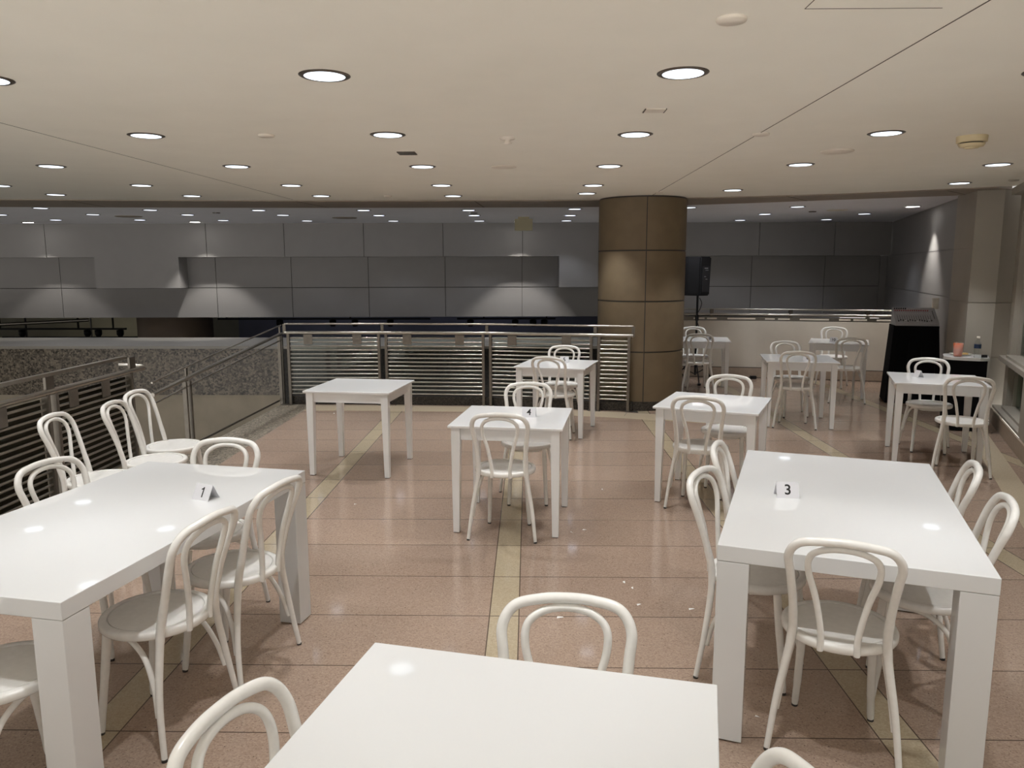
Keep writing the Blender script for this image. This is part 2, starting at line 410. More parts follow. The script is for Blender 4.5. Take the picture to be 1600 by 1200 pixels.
# window wall
wd = Vector((5.60 - 4.0, 9.27 - (9.27 - 1.6 / .433))).normalized()     # along the wall, away from the camera
wn = Vector((wd.y, -wd.x))                                             # outward, to the right
def ww(y, off=0.): return (wallx(y) + wn.x * off, y + wn.y * off)
def wseg(mb, y0, y1, o0, o1, z0, z1): return mb.prism([ww(y0, o0), ww(y1, o0), ww(y1, o1), ww(y0, o1)], z0, z1)
mb = MB()
for y0, y1 in ((4.0, 6.0), (6.012, 7.62)):
    for z0, z1 in ((.17, .775), (.787, 1.415), (1.427, 2.055), (2.067, CZ)): wseg(mb, y0, y1, 0, .3, z0, z1)
wseg(mb, 4.0, 7.62, .012, .3, 0, CZ)
wseg(mb, 7.62, 9.27, .0, .3, .17, .20)
wseg(mb, 7.62, 9.27, .02, .3, .745, .80)
wseg(mb, 7.62, 9.27, .0, .3, 2.66, CZ)
wseg(mb, 9.05, 9.27, .10, .3, .17, CZ)
struct(mb.build('wall_right', 'panel_warm'))
struct(MB().box(wallx(4.0), -1.2, 0, wallx(4.0) + .25, 3.98, CZ).build('wall_right_near', 'panel_warm'))
mb = MB(); wseg(mb, 4.0, 9.27, -.02, .0, 0, .165)
struct(mb.build('baseboard_right', 'base_tan'))
def window(name, z0, z1):
    mb = MB()
    wseg(mb, 7.62, 9.05, .06, .24, z0, z0 + .03); wseg(mb, 7.62, 9.05, .16, .24, z1 - .03, z1)
    for a, b in ((7.62, 7.66), (8.38, 8.42), (9.01, 9.05)): wseg(mb, a, b, .16, .24, z0 + .03, z1 - .03)
    o = struct(mb.build(name, 'panel_warm'))
    mb = MB(); wseg(mb, 7.66, 9.01, .195, .203, z0 + .03, z1 - .03); mb.build('window_pane', 'glass_green', o)
window('window_1', .80, 2.66); window('window_2', .20, .745)
mb = MB(); wseg(mb, 6.5, 10.3, 1.1, 1.2, 0, CZ); struct(mb.build('wall_behind_window', 'panel_warm'))

# half wall at the far end of the floor
mb = MB()
for a, b in zip(half_pts, half_pts[1:]): mb.obox(a, b, .16, -.3, .955, off=.08)
struct(mb.build('wall_parapet', 'halfwall'))
mb = MB()
for a, b in zip(half_pts, half_pts[1:]): mb.obox(a, b, .02, .012, .165, off=-.012)
struct(mb.build('baseboard_parapet', 'base_tan'))
mb = MB()
for a, b in zip(half_pts, half_pts[1:]): mb.obox(a, b, .016, 0, .012, off=-.010); mb.obox(a, b, .016, .165, .178, off=-.010)
struct(mb.build('trim_9', 'groove'))

# granite parapet across the atrium with its deep stone cap
struct(MB().box(-16, 12.6, -.25, -4.07, 12.9, .53).build('wall_granite_parapet', 'granite'))
struct(MB().box(-4.07, 12.6, -4, 1.3, 12.9, .53).build('wall_shaded_parapet', 'granite_shaded'))  # same parapet continued, its shadow painted in as a near-black stone
struct(MB().box(-15.2, -2, -4, -15.0, 12.6, 4).build('wall_left_atrium', 'gallery'))
struct(MB().box(-16, 12.62, -4, -4.07, 12.9, -.252).build('wall_beige_base', 'beige_panel'))
struct(MB().box(-16, 12.57, .53, 1.3, 14.15, .575).build('trim_10', 'cap'))
# gallery behind, under the far wall
struct(MB().box(-22, 20.0, -4, -7.6, 20.2, 2.2).build('wall_gallery', 'gallery'))
struct(MB().box(-7.6, 20.0, -4, 8, 20.2, 2.2).build('wall_gallery_grey', 'gallery_blue'))
struct(MB().prism([fw(-16, .75), fw(7.35, .75), (8, 20.2), (-22, 20.2)], 1.05, 1.15).build('ceiling_gallery', 'gallery_blue'))
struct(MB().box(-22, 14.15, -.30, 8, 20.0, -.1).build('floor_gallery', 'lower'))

# ================================================================== column
t = thing('column', 'thick round tan stone column rising to the ceiling beside the railing end', 'column', (1.51, 10.45, 0))
mb = MB()
for z0, z1 in ((.12, .756), (.774, 1.406), (1.424, 2.051), (2.069, CZ - .02)): mb.lathe([(.575, z0), (.575, z1)], 72)
shaft = mb.build('shaft', 'stone', t)
mb = MB()
for a in (-PI / 2 - .045, PI / 2, 0, PI):
    mb.obox((.5 * math.cos(a), .5 * math.sin(a)), (.5765 * math.cos(a), .5765 * math.sin(a)), .011, .12, CZ - .02)
mb.build('vertical_joint', 'glide', t)
for z0, z1 in ((.758, .772), (1.408, 1.422), (2.053, 2.067), (CZ - .02, CZ - .004)):
    MB().lathe([(.567, z0 - .003), (.567, z1 + .003)], 72).build('horizontal_joint', 'glide', t)
MB().lathe([(.578, 0), (.578, .12)], 64).build('plinth', 'granite_kerb', t)

# ================================================================== railings
def bay(t, A, B, zt=.93, clips=(), pane='glass'):
    """one bay: paired flat posts, rods in a frame, a glass pane behind"""
    A, B = Vector(A), Vector(B); d = (B - A).normalized(); n = Vector((-d.y, d.x))
    a, b = A + d * .05, B - d * .05
    for p in (a, b):
        MB().obox(p - d * .017, p + d * .017, .05, .0, zt + .03).build('post', 'steel_post', t)
    mb = MB()
    k = 15
    for i in range(k):
        z = .155 + i * (zt - .03 - .155) / (k - 1)
        mb.tube([(a.x, a.y, z), (b.x, b.y, z)], .0105, 8)
    mb.build('rod_panel', 'steel', t)
    g0, g1 = a + d * .03 + n * .03, b - d * .03 + n * .03
    MB().obox(g0, g1, .010, .14, zt - .005).build('glass_pane', pane, t)
    L = (b - a).length
    for s_ in clips:
        c = a + d * (L * s_)
        MB().obox(c - d * .06 - n * .014, c + d * .06 - n * .014, .006, zt - .115, zt + .02).build('clip_plate', 'steel_post', t)
def rail_tube(t, pts, z, r, name):
    MB().tube([(x, y, z) for x, y in pts], r, 12).build(name, 'steel', t)

t = thing('railing', 'long steel railing with horizontal rods along the atrium edge, ending at the column', 'railing', (0, 0, 0))
for i, (a, b) in enumerate(zip(rail_pts, rail_pts[1:])):
    bay(t, a, b, .945, clips=(.22, .76) if i < 3 else ())
rail_tube(t, rail_pts, .985, .023, 'handrail')
rail_tube(t, rail_pts, 1.105, .013, 'upper_rail')
for i, p in enumerate(rail_pts):
    q = Vector(rail_pts[min(i + 1, 4)]) - Vector(rail_pts[max(i - 1, 0)]); q.normalize()
    MB().obox(Vector(p) - q * .02, Vector(p) + q * .02, .02, .97, 1.105).build('rail_bracket', 'steel_dark', t)
    MB().obox(Vector(p) - q * .085, Vector(p) + q * .085, .09, 0, .006).build('base_plate', 'steel_dark', t)

lp = [(-3.55, y) for y in (1.2, 2.65, 4.1, 5.55, 6.75)]
t = thing('railing', 'steel rod railing in the left foreground behind the row of chairs', 'railing', (0, 0, 0))
for a, b in zip(lp, lp[1:]): bay(t, a, b, .905, clips=(.2, .62), pane='glass_shade')
rail_tube(t, [(-3.55, 1.1), (-3.55, 6.95)], .945, .024, 'handrail')
MB().tube(crv([(-3.55, 6.94, .945), (-3.57, 7.0, .945), (-3.62, 7.02, .955), (-3.8, 7.0, .965)], 4), .016, 10).build('rail_return', 'steel', t)
MB().obox((-3.55, 1.1), (-3.55, 6.65), .04, 1.065, 1.09).build('upper_rail', 'steel', t)
for p in lp: MB().obox((p[0], p[1] - .05), (p[0], p[1] + .05), .02, .95, 1.07).build('rail_bracket', 'steel_dark', t)

t = thing('stair_railing', 'sloping steel handrail running down from the railing corner on the left', 'railing', (0, 0, 0))
sp = [(-3.42, 10.55, .955), (-3.45, 9.0, .845), (-3.47, 7.62, .745), (-3.48, 6.95, .69)]
MB().tube(crv(sp, 4), .02, 10).build('handrail', 'steel', t)
MB().tube(crv([(x, y, z + .115) for x, y, z in sp], 4), .010, 8).build('upper_rail', 'steel', t)
MB().tube(crv([(x, y, z - .085) for x, y, z in sp[0:]], 4), .010, 8).build('lower_rail', 'steel', t)
for y, z in ((10.5, .95), (7.66, .745)):
    x = -3.425 if y > 9 else -3.475
    for dy in (-.05, .05):
        MB().box(x - .02, y + dy - .017, -.30, x + .02, y + dy + .017, z - .03).build('post', 'steel_dark', t)
    MB().box(x - .008, y - .02, z - .03, x + .008, y + .02, z + .115).build('rail_bracket', 'steel_dark', t)
MB().obox((-3.46, 10.45), (-3.52, 7.0), .012, .02, .0205 + .02).build('edge_strip', 'steel_dark', t)

t = thing('railing', 'low steel rails mounted on top of the off white parapet wall', 'railing', (0, 0, 0))
hp = [(1.30, 13.28), (2.84, 13.17), (3.83, 13.02), (5.67, 12.58), (6.05, 12.49)]
rail_tube(t, hp, 1.055, .027, 'handrail'); rail_tube(t, hp, 1.145, .014, 'upper_rail')
mb = MB()
for a, b in zip(hp, hp[1:]): mb.obox(a, b, .07, .955, 1.02)
mb.build('channel', 'steel_dark', t)
HL = [(x0, x1) for x0, x1 in ((1.9, 2.63), (2.80, 2.98), (3.02, 3.18), (3.35, 3.80), (3.95, 4.1), (4.15, 4.33), (4.48, 4.92), (5.07, 5.24), (5.28, 5.48), (5.62, 6.0))]
def hy(x):
    for a, b in zip(hp, hp[1:]):
        if a[0] <= x <= b[0]: return a[1] + (b[1] - a[1]) * (x - a[0]) / (b[0] - a[0])
for x0, x1 in HL:
    MB().obox((x0, hy(x0) - .0385), (x1, hy(x1) - .0385), .007, .978, 1.002).build('clear_strip', 'offwhite', t)
for x in (1.7, 3.1, 4.35, 5.5):
    MB().box(x - .028, hy(x) - .02, 1.02, x + .028, hy(x) + .02, 1.145).build('post', 'steel_dark', t)

# ================================================================== gallery things seen under the far wall
tag(MB().lathe([(.78, -.1), (.78, .82)], 40, (-7.85, 16.95, 0)).build('pier', 'pier'), 'dark brown round pier in the gallery below the pale far wall', 'pier')
def track(label, x0, x1, y, z, heads, drops, watts=8, tint=(1, .93, .78)):
    t = thing('lighting_track', label, 'light track', (0, 0, 0))
    MB().box(x0, y - .02, z - .02, x1, y + .02, z + .02).build('rail', 'black_plastic', t)
    for x in drops: MB().box(x - .015, y - .015, z, x + .015, y + .015, 1.05).build('hanger', 'black_plastic', t)
    for x in heads:
        MB().lathe([(.05, -.17), (.075, -.12), (.075, -.03), (.03, -.02)], 14, (x, y, z)).build('spot_head', 'black_plastic', t)
    gl = bpy.data.lights.new('track_beam', 'SPOT'); gl.energy = watts; gl.spot_size = 2.4; gl.spot_blend = .8; gl.shadow_soft_size = .05; gl.color = tint
    go = bpy.data.objects.new('track_beam', gl); COL.objects.link(go); go.parent = t; go.location = (heads[0] + .4, y + .15, z - .05); go.rotation_euler = (1.35, 0, 0)
track('long black lighting track left of the brown gallery pier', -12.5, -9.1, 17.2, .50, (-11.5, -10.0, -9.75, -9.25), (-12, -10.2, -9.4))
track('black lighting track right of the brown gallery pier', -7.0, -2.2, 17.2, .72, (-5.6, -4.4, -3.9, -3.1), (-6.8, -4.0), 14, (.75, .8, 1))
track('short black lighting track in the gallery just left of the column', -1.6, .6, 17.2, .72, (-1.3, -.3, .1, .35), (-1, .4), 14, (.70, .74, 1))
track('lower black lighting track with one spot near the left picture edge', -12.8, -9.0, 18.4, .20, (-10.9,), (-12.2, -10.6))
tag(MB().tube([(-13.5, 15.2, .60), (-9.6, 16.6, .74)], .035, 10).build('gallery_handrail', 'steel'), 'bright steel handrail in the dark gallery at the left picture edge', 'handrail')

# ================================================================== ceiling lamps
BD = {}
for k, e, c, sz in (('lens', BEAM, (.97, .985, 1.0), 1.52), ('lens_far', BEAM_FAR, (.86, .90, 1.0), 1.75)):
    BD[k] = bpy.data.lights.new('beam', 'SPOT'); BD[k].energy = e; BD[k].color = c; BD[k].spot_size = sz; BD[k].spot_blend = .50; BD[k].shadow_soft_size = .035
def lamp_proto(m):
    t = bpy.data.objects.new('downlight', None); COL.objects.link(t); t.empty_display_size = .1
    MB().lathe([(.095, -.002), (.095, -.005), (.100, -.0062), (.112, -.005), (.120, -.001), (.120, 0)], 36).build('trim_ring', 'trim_ring', t)
    MB().lathe([(.0, -.005), (.0955, -.005), (.0955, -.003), (0, -.003)], 36).build('lens', m, t)
    if m in BD:
        b = bpy.data.objects.new('beam', BD[m]); COL.objects.link(b); b.parent = t; b.location = (0, 0, -.012)
    return t
PR = {k: lamp_proto(k) for k in ('lens', 'lens_far', 'lens_wash')}
used = set()
def lamp(x, y, label, kind='lens', group='recessed downlights over the dining area', z=CZ):
    t = PR[kind] if kind not in used else copy_tree(PR[kind]); used.add(kind)
    t.location = (x, y, z); tag(t, label, 'ceiling light', group)
ORD = ['leftmost', 'second from left', 'third from left', 'fourth from left', 'fifth from left', 'sixth from left', 'seventh from left', 'eighth from left', 'ninth from left', 'tenth from left']
ROWS = [
 ('nearest row', [(-2.575, 3.77), (-.955, 3.752), (.715, 3.758)]),
 ('second row from the front', [(-2.59, 5.345), (-.953, 5.375), (.722, 5.425), (2.412, 5.437)]),
 ('third row from the front', [(-4.19, 6.87), (-2.58, 6.95), (-.945, 7.03), (.717, 7.07), (2.394, 7.04), (4.15, 7.11)]),
 ('fourth row from the front', [(-5.72, 8.42), (-4.19, 8.46), (-2.582, 8.54), (-.952, 8.61), (.71, 8.69)]),
 ('row beside the brown ceiling band', [(-5.743, 9.455), (-4.181, 9.70), (-2.588, 9.78), (-.948, 9.866), (.708, 9.62), (2.391, 9.302), (4.66, 8.65)]),
]
for rn, pts in ROWS:
    for i, (x, y) in enumerate(pts): lamp(x, y, 'recessed round downlight, %s in the %s' % (ORD[i], rn))
for x, y in [(2.41, 3.77), (-2.57, 2.1), (-.955, 2.1), (.715, 2.1), (2.41, 2.1), (-4.19, 5.2), (4.05, 5.44), (-4.19, 3.7), (-4.19, 2.1)]:
    lamp(x, y, 'recessed round downlight in the ceiling outside the picture, above the viewer', group='downlights outside the picture')
FAR = [
 ('front row beyond the brown band', [(-7.23, 11.5), (-5.82, 11.97), (-4.198, 12.13), (-2.579, 12.23), (-.945, 12.32), (.71, 12.15), (2.423, 11.93), (4.031, 11.89)]),
 ('middle row above the atrium', [(-8.79, 12.88), (-7.24, 12.9), (-5.727, 13.07), (-4.17, 13.24), (-2.57, 13.42), (-.94, 13.52), (.72, 13.62), (4.03, 13.5), (5.72, 13.52)]),
 ('last row by the pale far wall', [(-8.715, 14.28), (-7.2, 14.38), (-5.73, 14.6), (-4.22, 14.85), (-2.598, 15.0), (-.95, 15.1), (.727, 15.15), (4.07, 15.2), (5.68, 15.1)]),
]
for rn, pts in FAR:
    for i, (x, y) in enumerate(pts): lamp(x, y, 'small dim downlight, %s in the %s' % (ORD[i], rn), 'lens' if (x > 2 and y < 12) else 'lens_far', 'dim downlights over the atrium')
for x, lab in ((-9.73, 'leftmost of the three bright spots grazing the pale far wall'), (-6.5, 'middle one of the three bright spots grazing the pale far wall'), (-.2, 'bright wall spot grazing the far wall just left of the column')):
    p = fw(x, -.5); lamp(p[0], p[1], 'recessed ' + lab, 'lens_wash', 'wall washing spots')
    ld = bpy.data.lights.new('wash_beam', 'SPOT'); ld.energy = 60; ld.color = (1, .95, .88); ld.spot_size = 1.45; ld.spot_blend = .35; ld.shadow_soft_size = .03
    lo = bpy.data.objects.new('wash_beam', ld); COL.objects.link(lo); lo.location = (0, 0, -.02)
    lo.parent = [o for o in bpy.data.objects if o.get('label', '') == 'recessed ' + lab][0]
lamp(5.77, 11.95, 'recessed bright spot grazing the grey side wall above the mixer', 'lens_wash', 'wall washing spots')
ld = bpy.data.lights.new('wash_beam', 'SPOT'); ld.energy = 30; ld.color = (1, .95, .88); ld.spot_size = 1.2; ld.spot_blend = .4; ld.shadow_soft_size = .03
lo = bpy.data.objects.new('wash_beam', ld); COL.objects.link(lo); lo.location = (0, 0, -.02)
lo.parent = [o for o in bpy.data.objects if 'side wall above the mixer' in o.get('label', '')][0]

# ceiling fittings
def disc(x, y, r, label, m='offwhite', h=.012):
    o = MB().lathe([(0, -h), (r * .93, -h), (r, -h * .5), (r, 0)], 28).build('ceiling_cover', m); o.location = (x, y, CZ)
    return tag(o, label, 'ceiling cover')
disc(.735, 2.97, .055, 'round beige blank cover on the ceiling above the right front lamp')
disc(1.571, 5.431, .055, 'small round cover on the ceiling joint line, right of the centre')
disc(1.564, 9.493, .05, 'small round cover on the ceiling joint just in front of the column')
disc(-1.775, 5.357, .055, 'small round cover left of the centre between two lamps of the second row')
disc(-1.762, 9.825, .05, 'tiny round cover beside the brown ceiling band')
disc(5.06, 8.36, .05, 'small dark round cover near the right wall corner', 'panel_warm')
disc(-.224, 7.099, .115, 'wide flat beige speaker grille flush in the ceiling centre', 'offwhite', .006)
disc(2.401, 6.245, .125, 'pale round ceiling plate right of the joint line', 'offwhite', .010)
t = thing('smoke_detector', 'cream smoke detector hanging below the ceiling at the upper right', 'smoke detector', (3.071, 5.59, CZ))
MB().lathe([(.098, 0), (.096, -.040), (.085, -.043)], 32).build('base', 'cream', t)
MB().lathe([(.070, -.043), (.070, -.052)], 32).build('gap_ring', 'groove', t)
MB().lathe([(.086, -.052), (.075, -.070), (.05, -.074)], 32).build('cap', 'cream', t)
MB().lathe([(.045, -.074), (.045, -.080), (.0, -.083)], 24).build('sensor_tip', 'cream', t)
t = thing('sprinkler', 'white ceiling sprinkler with round plate above the middle of the room', 'sprinkler', (-.147, 5.522, CZ))
MB().lathe([(.055, 0), (.05, -.012), (.02, -.016), (.02, -.035)], 24).build('escutcheon', 'offwhite', t)
MB().lathe([(.03, -.035), (.03, -.042), (0, -.046)], 20).build('deflector', 'offwhite', t)
t = thing('air_vent', 'small dark rectangular vent in the ceiling left of centre', 'vent', (-.954, 6.213, CZ))
MB().box(-.07, -.075, -.006, .07, .075, 0).build('frame', 'groove', t)
mb = MB()
for i in range(6): mb.box(-.06, -.065 + i * .023, -.009, .06, -.056 + i * .023, -.006)
mb.build('slats', 'steel_dark', t)
o = MB().box(-.06, -.05, -.006, .06, .05, 0).build('access_panel', 'offwhite'); o.location = (.722, 4.61, CZ)
tag(o, 'small rectangular beige access panel in the ceiling right of centre', 'access panel')
mb = MB()
for a in ((-.062, -.052, -.0565, .052), (.0565, -.052, .062, .052)): mb.box(a[0], a[1], -.007, a[2], a[3], -.001)
mb.build('gap', 'groove', o)
for x, y, lab in ((-6.9, 13.4, 'wide flat dark grille on the atrium ceiling, far left'), (-3.3, 14.0, 'flat dark grille on the atrium ceiling, left of centre'), (4.9, 12.6, 'pale flat plate on the atrium ceiling, right of the column')):
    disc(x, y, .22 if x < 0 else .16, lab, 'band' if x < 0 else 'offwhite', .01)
for x, y, lab in ((-5.05, 12.6, 'tiny dark cover on the atrium ceiling, left'), (-.9, 12.9, 'tiny dark cover on the atrium ceiling near the centre'), (4.62, 12.9, 'tiny dark cover on the atrium ceiling, right of the column')):
    disc(x, y, .06, lab, 'steel_dark', .012)
t = thing('exit_sign', 'beige box sign seen from behind, hanging from the atrium ceiling', 'sign', (-.09, 14.0, 0))
MB().box(-.16, -.035, 2.50, .16, .035, 2.705, bev=.006).build('housing', 'sign', t)
MB().box(-.10, -.03, 2.705, .10, .03, CZ).build('mount', 'sign', t)

# ================================================================== tables
def rect(x, y, a): return [(x - a, y - a), (x + a, y - a), (x + a, y + a), (x - a, y + a)]
def make_big():
    t = bpy.data.objects.new('dining_table', None); COL.objects.link(t)
    W, L, H, T, G = .937, 1.642, .803, .062, .118
    MB().box(-W / 2, -L / 2, H - T, W / 2, L / 2, H, bev=.0025).build('tabletop', 'white_table', t)
    for sx in (-1, 1):
        for sy in (-1, 1):
            x, y = sx * (W / 2 - G / 2 - .001), sy * (L / 2 - G / 2 - .001)
            l = MB().box(x - G / 2, y - G / 2, .006, x + G / 2, y + G / 2, H - T - .0015, bev=.0025).build('leg', 'white_table', t)
            MB().box(x - .045, y - .045, 0, x + .045, y + .045, .006).build('glide', 'glide', l)
    return t
def make_small():
    t = bpy.data.objects.new('cafe_table', None); COL.objects.link(t)
    W, H, T = .797, .775, .018; G = .031
    MB().box(-W / 2, -W / 2, H - T, W / 2, W / 2, H, bev=.004).build('tabletop', 'white_small', t)
    i = .345
    mb = MB()
    for s in (-1, 1):
        mb.box(-i + G, s * (i) - .009, H - T - .088, i - G, s * (i) + .009, H - T); mb.box(s * i - .009, -i + G, H - T - .088, s * i + .009, i - G, H - T)
    mb.build('apron', 'white_small', t)
    for sx in (-1, 1):
        for sy in (-1, 1):
            o = .346; b = .0215
            c0 = (sx * (o + G - b - .009), sy * (o + G - b - .009)); c1 = (sx * o, sy * o)
            c0 = (sx * (o + .004), sy * (o + .004))
            mb = MB().frustum(rect(c1[0], c1[1], G), rect(c1[0], c1[1], G), H - T - .10, H - T)
            mb.frustum(rect(c0[0], c0[1], b), rect(c1[0], c1[1], G), .005, H - T - .10)
            l = mb.build('leg', 'white_small', t)
            MB().frustum(rect(c0[0], c0[1], b - .003), rect(c0[0], c0[1], b - .003), 0, .005).build('glide', 'glide', l)
    return t
BIG = {
 'T1': ((-1.7859, 3.1701, -.1925), 'long white dining table on the left with the number 1 card on it'),
 'T2': ((-.1601, 1.1281, -.2243), 'long white dining table nearest the viewer, bare top, cut by the bottom edge'),
 'T3': ((1.4347, 3.4405, -.3393), 'long white dining table on the right with the number 3 card on it'),
}
SMALL = {
 'T4': ((-.1113, 5.5164, -.138), 'square white cafe table in the centre with the number 4 card'),
 'Te': ((-1.5542, 7.0151, -.1334), 'square white cafe table standing empty without chairs by the railing'),
 'T5': ((.3244, 8.6579, -.2708), 'square white cafe table with the number 5 card close to the railing'),
 'T7': ((1.4933, 6.1378, -.4151), 'square white cafe table behind the number 3 table, low folded card on top'),
 'T8': ((3.2043, 9.1551, -.1954), 'square white cafe table with the number 6 card right of the column'),
 'TR': ((3.9421, 7.4485, -.3444), 'square white cafe table at the right by the black draped stand'),
 'T10': ((4.5093, 11.2424, -.3923), 'square white cafe table with the number 10 card by the parapet'),
 'T9': ((2.614, 11.62, -.178), 'square white cafe table with the number 9 card, half hidden by the column'),
}
for dic, mk, grp in ((BIG, make_big, 'long white dining tables'), (SMALL, make_small, 'square white cafe tables')):
    pr = mk()
    for i, (k, (po, lab)) in enumerate(dic.items()):
        o = pr if i == 0 else copy_tree(pr)
        o.location = (po[0], po[1], 0); o.rotation_euler = (0, 0, po[2]); tag(o, lab, 'table', grp)

# ================================================================== chairs
def make_chair():
    t = bpy.data.objects.new('bentwood_chair', None); COL.objects.link(t)
    sr, sz = .212, .485
    mb = MB()
    mb.lathe([(0, sz - .0055), (.12, sz - .005), (.176, sz - .0035)], 64, caps=False)                              # inset panel
    mb.lathe([(.176, sz - .0035), (.1775, sz - .0085)], 64, caps=False); mb.lathe([(.1775, sz - .0085), (.1795, sz - .0085)], 64, caps=False); mb.lathe([(.1795, sz - .0085), (.1815, sz - .0015)], 64, caps=False)
    mb.lathe([(.1815, sz - .0015), (.186, sz), (.202, sz - .0005), (.209, sz - .004), (sr, sz - .010), (sr, sz - .026), (.208, sz - .033), (.20, sz - .035)], 64, caps=False)
    mb.lathe([(.20, sz - .035), (0, sz - .035)], 64, caps=False)
    mb.build('seat', 'chair', t)
    half = [(.231, -.186, .008), (.205, -.160, .22), (.166, -.150, .455), (.166, -.172, .585), (.178, -.2445, .753), (.186, -.2455, .833), (.152, -.275, .878), (.08, -.288, .8955), (0, -.290, .901)]
    half = [(x, y, z) for x, y, z in half]
    half[3] = (.164, -.178, .60); half[4] = (.178, -.222, .745); half[5] = (.185, -.252, .825)
    left = [(-x, y, z) for x, y, z in half]
    hoop = crv(left + half[::-1][1:], 8); n = len(hoop)
    rr = []
    for p in hoop:
        rr.append(.0115 + .0045 * min(1, p.z / .45) if p.z < .45 else (.0172 if p.z < .6 else .0158))
    bf = MB().tube(hoop, rr, 12).build('back_frame', 'chair', t)
    for s in (-1, 1):
        MB().lathe([(.0115, 0), (.0115, .012)], 12, (s * .231, -.186, 0)).build('foot_glide', 'glide', bf)
    ih = [(.062, -.200, .452), (.064, -.207, .53), (.087, -.2235, .66), (.116, -.242, .765), (.113, -.262, .828), (.070, -.278, .863), (0, -.284, .8745)]
    L2 = [(-x, y, z) for x, y, z in ih]
    mb = MB().tube(crv(L2 + ih[::-1][1:], 8), .0122, 10)
    mb.build('inner_hoop', 'chair', t)
    for s in (-1, 1):
        l = MB().tube(crv([(s * .128, .128, sz - .034), (s * .134, .145, .30), (s * .141, .168, .12), (s * .147, .180, .008)], 5), [.0175] * 3 + [.0172] * 4 + [.016] * 4 + [.0145] * 4 + [.0125], 12).build('leg', 'chair', t)
        MB().lathe([(.0128, 0), (.0128, .012)], 12, (s * .147, .180, 0)).build('foot_glide', 'glide', l)
    br = [(.205, -.150, .16), (.188, -.125, .27), (.168, -.075, .37), (.150, .0, .425), (.125, .085, .436), (.07, .140, .436), (0, .155, .436)]
    B2 = [(-x, y, z) for x, y, z in br]
    MB().tube(crv(B2 + br[::-1][1:], 6), .0108, 10).build('brace_hoop', 'chair', t)
    return t
CH = [
 ((-1.504, 2.908, 1.329), 'white bentwood chair on the right side of table 1, nearer of the two'),
 ((-1.380, 3.390, 1.300), 'white bentwood chair on the right side of table 1, farther of the two'),
 ((-1.704, 3.883, 3.065), 'white bentwood chair tucked under the far end of table 1, only its back hoops showing'),
 ((-2.12, 3.58, -1.85), 'white bentwood chair with a chipped top hoop at the left long side of table 1'),
 ((-2.834, 4.887, -1.508), 'white bentwood chair by the left railing, nearest of the three in a row'),
 ((-2.698, 5.368, -1.493), 'white bentwood chair by the left railing, middle of the three in a row'),
 ((-2.784, 5.837, -1.591), 'white bentwood chair by the left railing, farthest of three, its whole seat in view'),
 ((-1.826, 2.442, -.60), 'white bentwood chair cut by the left picture edge behind the near leg of table 1'),
 ((.087, 1.828, 3.056), 'white bentwood chair at the far end of the nearest table, back hoops above its edge'),
 ((-.395, 1.455, -1.86), 'white bentwood chair at the left side of the nearest table, tall hoop at bottom left'),
 ((.26, 1.23, 1.75), 'white bentwood chair at the bottom edge right of the nearest table, only hoop tip showing'),
 ((1.206, 2.843, -.378), 'white bentwood chair at the near end of table 3, seen from behind'),
 ((1.044, 3.369, -2.155), 'white bentwood chair at the left side of table 3, nearer of the two'),
 ((1.275, 3.963, -1.95), 'white bentwood chair at the left side of table 3, farther of the two'),
 ((1.700, 3.180, 1.20), 'white bentwood chair at the right side of table 3, nearer of the two'),
 ((1.886, 3.746, 1.173), 'white bentwood chair at the right side of table 3, farther of the two'),
 ((-.161, 5.208, -.12), 'white bentwood chair in front of the number 4 table, seen from behind'),
 ((-.005, 6.007, 3.132), 'white bentwood chair on the far side of the number 4 table, facing the viewer'),
 ((.307, 8.401, -.38), 'white bentwood chair on the near side of the number 5 table'),
 ((.382, 9.059, 2.939), 'white bentwood chair on the far side of the number 5 table, against the railing'),
 ((1.338, 5.877, -.335), 'white bentwood chair on the near side of the square table behind table 3'),
 ((1.690, 6.472, 2.85), 'white bentwood chair on the far side of the square table behind table 3'),
 ((3.112, 8.938, -.27), 'white bentwood chair on the near side of the number 6 table'),
 ((3.300, 9.62, 3.20), 'white bentwood chair on the far side of the number 6 table, facing the viewer'),
 ((4.376, 10.613, -.205), 'white bentwood chair in shade on the near side of the number 10 table'),
 ((4.714, 11.955, 2.762), 'white bentwood chair between the number 10 table and the parapet'),
 ((2.494, 11.265, -.202), 'white bentwood chair on the near side of the number 9 table'),
 ((2.60, 12.03, 3.05), 'white bentwood chair behind the number 9 table, in front of the speaker stand'),
 ((3.906, 6.896, -.361), 'white bentwood chair at the right, near side of the table by the draped stand'),
 ((4.051, 7.75, 2.792), 'white bentwood chair at the right, far side of the table, before the black drape'),
]
pc = make_chair()
for i, (po, lab) in enumerate(CH):
    o = pc if i == 0 else copy_tree(pc)
    o.location = (po[0], po[1], 0); o.rotation_euler = (0, 0, po[2]); tag(o, lab, 'chair', 'white bentwood chairs')

chip = MB().tube([(-.102, -.2862, .8918), (-.094, -.287, .8932)], [.0161, .0161], 12).build('paint_chip', 'base_tan', [o for o in bpy.data.objects if 'chipped top hoop' in o.get('label', '')][0])
chip['label'] = 'bare brown patch on the top hoop'

